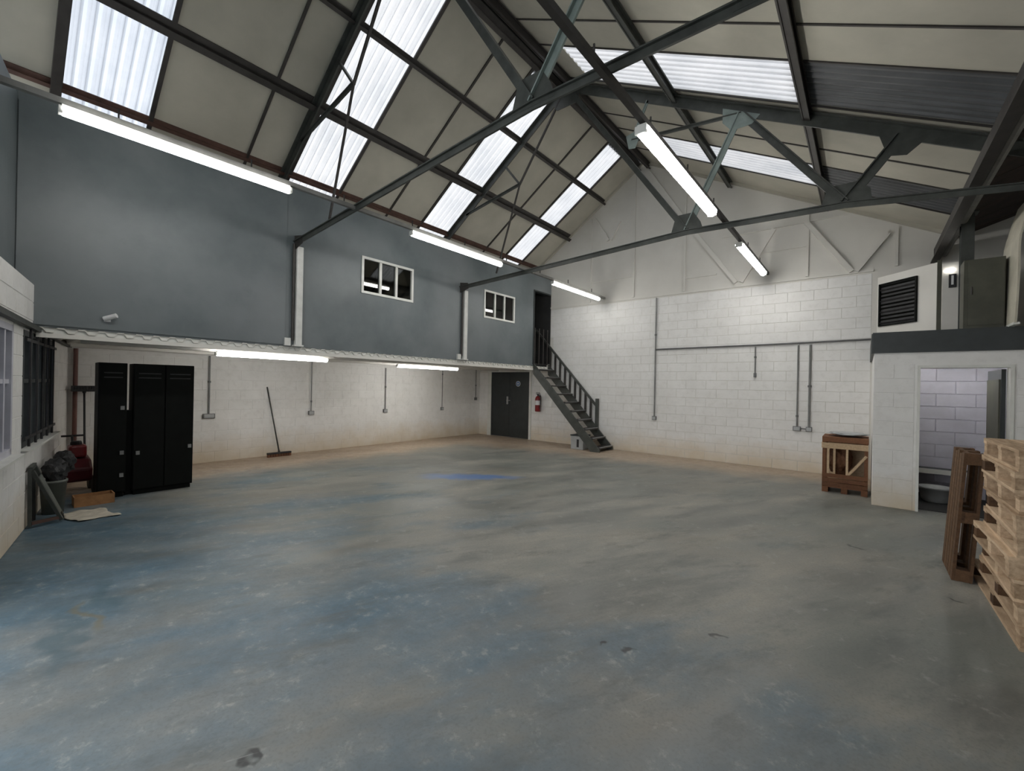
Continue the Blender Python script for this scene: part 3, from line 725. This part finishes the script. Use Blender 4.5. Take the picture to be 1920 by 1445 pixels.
cb = cabinet(1.30, 1.985, 'wide black two-door steel cabinet beside the conduit drop', 2, [[(.58, -1)], [(.62, 1)]])
MB().box(-7.95, -7.80, 1.237, 1.299, .02, 1.16).build('gap_filler', M['black'], cb)  # dark filler added to block the lower part of the gap

# ------------------------------------------------------------------ brooms
def broom(base, top, w, head_up, lab, hm, along):
    t = thing('broom', lab, 'broom', base); base, top = Vector(base), Vector(top); al = Vector(along).normalized()
    d = (top - base).normalized(); h = (top - d * .03) if head_up else base + Vector((0, 0, .075))
    a, b2 = (base, h) if head_up else (h, top)
    MB().cyl(a, b2, .015, .013, 10).build('handle', M[hm], t, smooth=True)
    MB().cyl(h - d * .04, h + d * .05, .022, .022, 10).build('collar', M['soft'], t)
    MB().bar(h - al * w / 2, h + al * w / 2, .07, .035, (0, 0, 1)).build('head', M['soft'], t, bevel=.006)
    s = 1 if head_up else -1
    for k in range(9):
        p = h + al * (w * (k + .5) / 9 - w / 2) + Vector((0, 0, s * .045))
        MB().box(p.x - .03, p.x + .03, p.y - w / 22, p.y + w / 22, p.z - .03, p.z + .03).build('bristle_tuft', M['cratedk'] if not head_up else M['soft'], t)
broom((-9.62, 4.0, 0), (-9.79, 3.80, 1.47), .48, False, 'broom leaning on the white side wall, head on the floor', 'steel', (.0, 1, 0))
broom((-9.40, 1.02, 0), (-9.64, 1.02, 1.42), .3, True, 'upturned broom leaning in the corner behind the red machine', 'soft', (.0, 1, 0))

# ------------------------------------------------------------------ clutter by the window
t = thing('floor_machine', 'dark red wheeled machine standing in the corner by the black cabinets', 'machine', (-8.45, .88, 0))
MB().prism([(-8.72, .70, .18), (-8.22, .70, .18), (-8.18, .70, .36), (-8.35, .70, .47), (-8.62, .70, .5), (-8.74, .70, .4)], (0, .27, 0)).build('body', M['red2'], t, bevel=.03)
MB().box(-8.62, -8.38, .75, .93, .49, .66).build('motor_cover', M['red'], t, bevel=.03)
MB().lathe((-8.5, .83, .66), [(0, .05), (.05, .05), (.06, .03), (.06, 0), (0, 0)], 14).build('filler_cap', M['soft'], t)
for x in (-8.66, -8.26):
    for y in (.66, .972): MB().cyl((x, y, .12), (x, y + .04, .12), .12, .12, 16).build('wheel', M['soft'], t)
MB().path([(-8.66, .83, .36), (-8.95, .83, .72), (-8.98, .83, .74)], .014).cyl((-8.98, .72, .74), (-8.98, .95, .74), .014).build('push_handle', M['soft'], t)
t = thing('waste_bin', 'grey bin overflowing with black sacks below the barred window', 'bin', (-7.36, .535, 0))
MB().lathe((-7.36, .535, 0), [(0, 0), (.09, 0), (.115, .36), (.122, .36), (.122, .39), (.105, .39)], 18).build('bucket', M['greybin'], t, smooth=True)
def lump(name, c, r, mat, par, seed, amp=.35):
    bm = bmesh.new(); bmesh.ops.create_icosphere(bm, subdivisions=3, radius=1.0)
    for v in bm.verts:
        n = noise.noise(v.co * 2.2 + Vector((seed, 0, 0))) * amp + noise.noise(v.co * 6 + Vector((0, seed, 0))) * amp * .35
        q = v.co * (1 + n); v.co = Vector((c[0] + q.x * r[0], c[1] + q.y * r[1], c[2] + q.z * r[2]))
    me = bpy.data.meshes.new(name); bm.to_mesh(me); bm.free(); me.materials.append(mat)
    o = bpy.data.objects.new(name, me); COL.objects.link(o); o.parent = par
    if par: o.matrix_parent_inverse = par.matrix_basis.inverted()
    return o
lump('sack', (-7.38, .55, .50), (.16, .11, .14), M['soft'], t, 1.0); lump('sack', (-7.62, .64, .55), (.16, .10, .14), M['soft'], t, 4.0)
t = thing('folding_trestle', 'folded grey metal trestle propped against the white front wall', 'trestle', (-6.85, .42, 0))
def fp(x, o_, z): return fpt(x, o_, z)
tr = MB(); tr.bar(fp(-6.78, .04, .02), fp(-6.80, .03, .62), .03, .03, up=Nf); tr.build('upright', M['steel'], t)
MB().bar(fp(-6.80, .05, .6), fp(-6.92, .26, .02), .035, .03, up=Nf).build('leg', M['steel'], t)
MB().bar(fp(-7.05, .03, .62), fp(-7.14, .24, .02), .035, .03, up=Nf).build('leg', M['steel'], t)
MB().bar(fp(-7.05, .03, .02), fp(-7.07, .02, .64), .03, .03, up=Nf).build('upright', M['steel'], t)
MB().bar(fp(-6.78, .05, .05), fp(-6.92, .25, .05), .03, .03).build('foot_rail', M['rust'], t)
MB().bar(fp(-6.79, .035, .62), fp(-7.07, .03, .63), .03, .04).build('top_rail', M['steel'], t)
MB().prism([fp(-6.82, .085, .5), fp(-7.06, .075, .52), fp(-7.13, .225, .08), fp(-6.91, .235, .08)], Nf * .012).build('panel', M['greybin'], t)
t = thing('cardboard_tray', 'low brown cardboard tray on the floor in front of the narrow cabinet', 'tray', (-7.57, .86, 0))
MB().box(-7.68, -7.46, .72, 1.09, 0, .012).build('tray_base', M['card'], t)
for a in ((-7.68, -7.668, .72, 1.09), (-7.472, -7.46, .72, 1.09), (-7.668, -7.472, .72, .732), (-7.668, -7.472, 1.078, 1.09)): MB().box(*a, .012, .12).build('side_panel', M['card'], t)
t = thing('dust_sheet', 'pale crumpled sheet on the floor before the cardboard tray', 'sheet', (-7.0, .72, 0))
mb = MB(); nx, ny = 16, 16
for i in range(nx + 1):
    for j in range(ny + 1):
        u, v = i / nx, j / ny; x = -7.20 + u * .5; y = .56 + v * .36 + .1 * u
        mb.v.append((x + .02 * math.sin(9 * v), y + .02 * math.sin(8 * u), .006 + .022 * abs(noise.noise(Vector((x * 6, y * 6, 0))))))
for i in range(nx):
    for j in range(ny): k = i * (ny + 1) + j; mb.f.append((k, k + 1, k + ny + 2, k + ny + 1))
o = mb.build('cloth', M['paper'], t, smooth=True); so = o.modifiers.new('thick', 'SOLIDIFY'); so.thickness = .004; so.offset = -1

# ------------------------------------------------------------------ right-hand room
YQ = 8.04
mb = MB(); wall_cells(mb, (.1, YQ, 0), (1, 0, 0), (0, -1, 0), 2.5, 0, 2.16, .15, [(.47, 1.31, -1, 1.96)])
wall_cells(mb, (.1, YQ + .15, 0), (0, 1, 0), (-1, 0, 0), YF - YQ - .15, 0, 2.16, .12, [])
wr = struct(mb.build('wall_right_room', M['white']), 'white painted block wall of the small side room')
blocks(wr, (.1, YQ, 0), (1, 0, 0), (0, -1, 0), 1.9, 0, 2.1, [(.43, 1.35, -1, 2.0)], M['white'])
mb = MB(); mb.box(.08, 2.6, YQ - .03, YQ + .1, 2.16, 2.45); mb.box(.1, 2.6, YQ + .1, YF, 2.2, 2.43)
mb.box(.07, .10, YQ + .1, YF, 2.16, 2.45)
struct(mb.build('trim_1', M['fascia']), 'dark slate fascia over the side room')
d = bpy.data.objects.new('door_3', None); COL.objects.link(d); d.location = (1.0, YQ, 0); struct(d, 'white framed doorway into the small side room')
MB().box(.555, .585, YQ - .02, YQ + .16, 0, 1.98).box(1.395, 1.43, YQ - .02, YQ + .16, 0, 1.98).box(.585, 1.395, YQ - .02, YQ + .16, 1.945, 1.98).build('door_frame', M['frame'], d)
dl = MB().box(1.35, 1.39, YQ + .17, YQ + .95, .01, 1.93).build('door_leaf', M['door'], d)
MB().box(1.335, 1.352, YQ + .22, YQ + .9, .9, 1.8).build('door_panel', M['olive'], dl)
mb = MB(); mb.box(.22, 2.6, 9.6, 9.7, 0, 2.2)
wb = struct(mb.build('wall_side_room_back', M['plank']), 'violet white block wall inside the side room')
blocks(wb, (.22, 9.6, 0), (1, 0, 0), (0, -1, 0), 2.0, 0, 2.1, [], M['plank'], relief=.012)
t = thing('low_shelf', 'low shelf with a white edge inside the side room', 'shelf', (.9, 9.4, 0))
MB().box(.25, 1.3, 9.2, 9.59, .40, .43).build('shelf_board', M['fascia'], t)
MB().box(.25, 1.3, 9.175, 9.2, .38, .45).build('edge_strip', M['frame'], t)
for x in (.27, 1.25): MB().box(x, x + .03, 9.22, 9.58, 0, .40).build('support', M['fascia'], t)
t = thing('plastic_tub', 'grey rounded plastic tub on the dark floor inside the side room', 'tub', (.85, 8.95, 0))
MB().lathe((.84, 8.95, 0), [(0, .0), (.13, .0), (.16, .04), (.19, .2), (.205, .2), (.205, .225), (.18, .225), (.15, .05), (0, .03)], 22).build('bowl', M['greyp'], t, smooth=True)
MB().box(.22, 2.58, YQ + .16, 9.6, .001, .008).build('floor_side_room', M['dark']); struct(bpy.data.objects['floor_side_room'], 'dark floor covering of the side room')

# on its roof
A, B = Vector((.16, YF - .02, 0)), Vector((.87, 9.62, 0)); dv = (B - A).normalized(); nv = Vector((-dv.y * -1, dv.x * -1, 0)); nv = Vector((dv.y, -dv.x, 0))
if nv.y > 0: nv = -nv
wp = struct(MB().quadbox([(*(A.xy), 2.45), (*(B.xy), 2.45), (*((B - nv * .06).xy), 2.45), (*((A - nv * .06).xy), 2.45), (*(A.xy), 3.70), (*(B.xy), 3.70), (*((B - nv * .06).xy), 3.70), (*((A - nv * .06).xy), 3.70)]).build('wall_store_partition', M['gable']), 'angled white partition above the side room')
t = thing('louvre_grille', 'square black louvred grille in the angled white partition', 'grille', (A + dv * .4).to_tuple())
g0, g1 = .06, .70
q = lambda s, z, o_=.0: tuple((A + dv * s + nv * o_).xy) + (z,)
MB().bar(q((g0 + g1) / 2 - (g1 - g0) / 2, 3.18, .004), q(g1, 3.18, .004), .006, .72).build('backing', M['soft'], t)
MB().bar(q(g0 - .01, 3.55, .018), q(g1 + .01, 3.55, .018), .03, .025).bar(q(g0 - .01, 2.81, .018), q(g1 + .01, 2.81, .018), .03, .025).bar(q(g0, 2.8, .018), q(g0, 3.56, .018), .025, .03, up=nv).bar(q(g1, 2.8, .018), q(g1, 3.56, .018), .025, .03, up=nv).build('frame', M['black'], t)
for k in range(11):
    z = 2.85 + k * .066; MB().bar(q(g0 + .01, z, .018), q(g1 - .01, z, .018), .006, .035, up=Vector((0, 0, 1)) + nv * .9).build('slat', M['black'] if k % 3 else M['soft'], t)
MB().box(.87, .92, 9.56, 9.62, 2.45, 3.72).build('trim_2', M['olive']); struct(bpy.data.objects['trim_2'], 'dark upright strip ending the angled partition')
t = thing('wall_board', 'pale board with a small device behind the dark fascia', 'board', (1.05, 9.35, 2.45))
MB().box(.90, 1.35, 9.3, 9.34, 2.45, 3.60).build('panel', M['gable'], t)
MB().box(.97, 1.05, 9.27, 9.3, 3.22, 3.42).build('device', M['soft'], t); MB().box(.995, 1.02, 9.262, 9.27, 3.26, 3.40).build('device_face', M['label'], t)
MB().box(.99, 1.03, 9.262, 9.3, 3.47, 3.51).build('lamp', M['led'], t)
MB().box(.93, .96, 9.262, 9.3, 3.47, 3.50).build('lamp', M['led'], t)
t = thing('olive_cabinet', 'olive drab cupboard standing on top of the side room', 'cabinet', (1.18, 8.3, 2.45))
MB().box(.99, 1.36, 8.14, 8.42, 2.45, 3.36).build('body', M['olive'], t, bevel=.006)
MB().box(.99, .998, 8.135, 8.15, 2.45, 3.36).box(1.03, 1.35, 8.13, 8.14, 2.5, 3.33).build('door', M['olive'], t)
MB().cyl((1.06, 8.118, 2.9), (1.06, 8.118, 3.0), .008).build('handle', M['steel2'], t)
t = thing('steel_column', 'grey steel column rising behind the olive cupboard to the eaves', 'column', (1.06, 8.55, 2.43))
MB().box(1.0, 1.13, 8.5, 8.52, 2.43, 4.1).box(1.0, 1.13, 8.62, 8.64, 2.43, 4.1).box(1.055, 1.075, 8.52, 8.62, 2.43, 4.1).build('shaft', M['steel'], t)
MB().box(.96, 1.17, 8.46, 8.68, 2.43, 2.445).build('base_plate', M['steel'], t); MB().box(.96, 1.17, 8.46, 8.68, 4.08, 4.1).build('cap_plate', M['steel'], t)
t = thing('curved_panel', 'tall pale curved panel leaning beside the olive cupboard', 'panel', (1.5, 8.3, 2.45))
mb = MB(); pts = []
for i in range(13):
    s = i / 12; pts.append((1.37 + .02 * math.sin(s * 3.1) + .5 * max(0, s - .62) ** 1.3, 8.30, 2.47 + 1.55 * s))
for (x0, y0, z0), (x1, y1, z1) in zip(pts, pts[1:]):
    mb.quadbox([(x0, 7.75, z0), (x0 + .02, 7.75, z0), (x0 + .02, 8.5, z0), (x0, 8.5, z0), (x1, 7.75, z1), (x1 + .02, 7.75, z1), (x1 + .02, 8.5, z1), (x1, 8.5, z1)])
o = mb.build('sheet', M['cream'], t)
MB().bar((1.39, 7.76, 2.46), (1.39, 8.5, 2.46), .05, .03).build('edge_trim', M['frame'], t)

# ------------------------------------------------------------------ crate in the corner
t = thing('wooden_crate', 'open wooden crate with dark rim against the side room wall', 'crate', (-.21, 8.85, 0))
x0, x1, y0, y1, h = -.51, .06, 8.56, 9.14, .88
for x in (x0, x1 - .045):
    for y in (y0, y1 - .045): MB().box(x, x + .045, y, y + .045, .09, .80).build('corner_post', M['cratedk'], t)
for z, m in ((.80, 'cratedk'),):
    MB().box(x0 - .005, x1 + .005, y0 - .005, y1 + .005, z, z + .085).build('rim_board', M[m], t, bevel=.004)
MB().box(x0, x1, y0 - .012, y0, .70, .79).build('rail', M['crate'], t); MB().box(x0 - .012, x0, y0, y1, .70, .79).build('rail', M['crate'], t)
for x in (x0 + .06, x0 + .14, x0 + .30): MB().box(x, x + .03, y0 - .006, y0 + .012, .30, .70).build('slat', M['crate'], t)
MB().box(x0 + .045, x1 - .045, y1 - .02, y1, .12, .78).build('back_panel', M['crate'], t)
MB().box(x1 - .02, x1, y0 + .05, y1 - .05, .12, .78).build('side_panel', M['cratedk'], t)
for k in range(3): MB().box(x0, x1, y0 - .012, y0 + .01, .10 + k * .07, .16 + k * .07).build('front_board', M['cratedk'], t)
MB().bar((x1 - .24, y0 - .004, .30), (x1 - .02, y0 - .004, .62), .014, .035).build('brace', M['crate'], t)
MB().box(x0, x1, y0, y1, .08, .10).build('bottom_board', M['cratedk'], t)
for x in (x0, (x0 + x1) / 2 - .04, x1 - .08): MB().box(x, x + .08, y0, y1, 0, .08).build('skid', M['cratedk'], t)
lump('packing', (-.30, 8.82, .50), (.16, .2, .25), M['cratedk'], t, 7.0, .25)
t2 = thing('plastic_wrap', 'crumpled clear white wrap lying on top of the wooden crate', 'wrap', (-.2, 8.8, .885))
o = lump('film', (-.2, 8.83, .930), (.26, .24, .028), M['greyp'], t2, 3.0, .3)

# ------------------------------------------------------------------ pallets
def pallet_parts(t, L, Wd, mat, rot=None, org=(0, 0, 0)):
    """block pallet: L along y, Wd along x, 0.138 high"""
    T = Matrix.Translation(org) @ (rot or Matrix.Identity(4))
    def put(name, x0, x1, y0, y1, z0, z1, m=None):
        mb = MB().box(x0, x1, y0, y1, z0, z1); mb.v = [tuple(T @ Vector(p)) for p in mb.v]; mb.build(name, m or mat, t)
    for k in range(7):
        w = .10 if k % 2 else .13; c = .065 + (Wd - .13) * k / 6; put('deck_plank', c - w / 2, c + w / 2, 0, L, .117, .138)
    for y in (0, L / 2 - .05, L - .10): put('cross_plank', 0, Wd, y, y + .1, .096, .117)
    for x in (0, Wd / 2 - .05, Wd - .1):
        put('bottom_plank', x, x + .10, 0, L, 0, .02)
        for y in (0, L / 2 - .05, L - .10): put('block', x + .004, x + .10, y + .003, y + .097, .02, .096, M['pallet2'] if (x + y) % .2 > .08 else None)  # darker blocks paint shade into the pallet openings
spec = [(.775, 4.12, 1.50, .008), (.77, 4.16, 1.08, .012), (.76, 4.20, 1.05, -.01), (.74, 4.22, 1.02, .02), (.77, 4.20, 1.00, 0), (.76, 4.18, 1.00, -.02), (.78, 4.22, .98, .015), (.755, 4.20, 1.0, 0), (.77, 4.19, .98, .01)]
nms = ['wooden pallet at the bottom of the stack, longest of all', 'long wooden pallet second from the floor in the stack', 'wooden pallet third from the floor in the stack', 'wooden pallet fourth from the floor in the stack', 'wooden pallet in the very middle of the stack',
       'wooden pallet fourth from the top of the stack', 'wooden pallet third from the top of the stack', 'wooden pallet second from the top of the stack', 'topmost wooden pallet of the stack']
for k, (x, y, L, a) in enumerate(spec):
    t = thing('pallet', nms[k], 'pallet', (x + .45, y + L / 2, k * .139), 'pallets in the stack')
    pallet_parts(t, L, .9, M['pallet'] if k not in (4, 6) else M['pallet'], Matrix.Rotation(a, 4, 'Z'), (x, y, k * .139))
t = thing('pallet', 'dark weathered pallet standing upright behind the pallet stack', 'pallet', (.68, 5.6, 0))
def lean(z): return -.012 + .06 * z
def ub(name, x0, x1, y0, y1, z0, z1, m):
    MB().quadbox([(x0 + lean(z0), y0, z0), (x1 + lean(z0), y0, z0), (x1 + lean(z0), y1, z0), (x0 + lean(z0), y1, z0), (x0 + lean(z1), y0, z1), (x1 + lean(z1), y0, z1), (x1 + lean(z1), y1, z1), (x0 + lean(z1), y1, z1)]).build(name, M[m], t)
for k in range(5):
    y = 5.30 + k * .118; ub('deck_plank', .615, .637, y, y + .098, .0, 1.10 - .02 * (k % 2), 'pallet2')
for z in (.0, .5, 1.0): ub('cross_plank', .637, .658, 5.30, 5.88, z, z + .1, 'pallet2')
for y in (5.30, 5.54, 5.78):
    ub('bottom_plank', .722, .742, y, y + .1, 0, 1.1, 'pallet2')
    for z in (.0, .5, 1.0): ub('block', .658, .722, y, y + .1, z + .002, z + .098, 'pallet2')
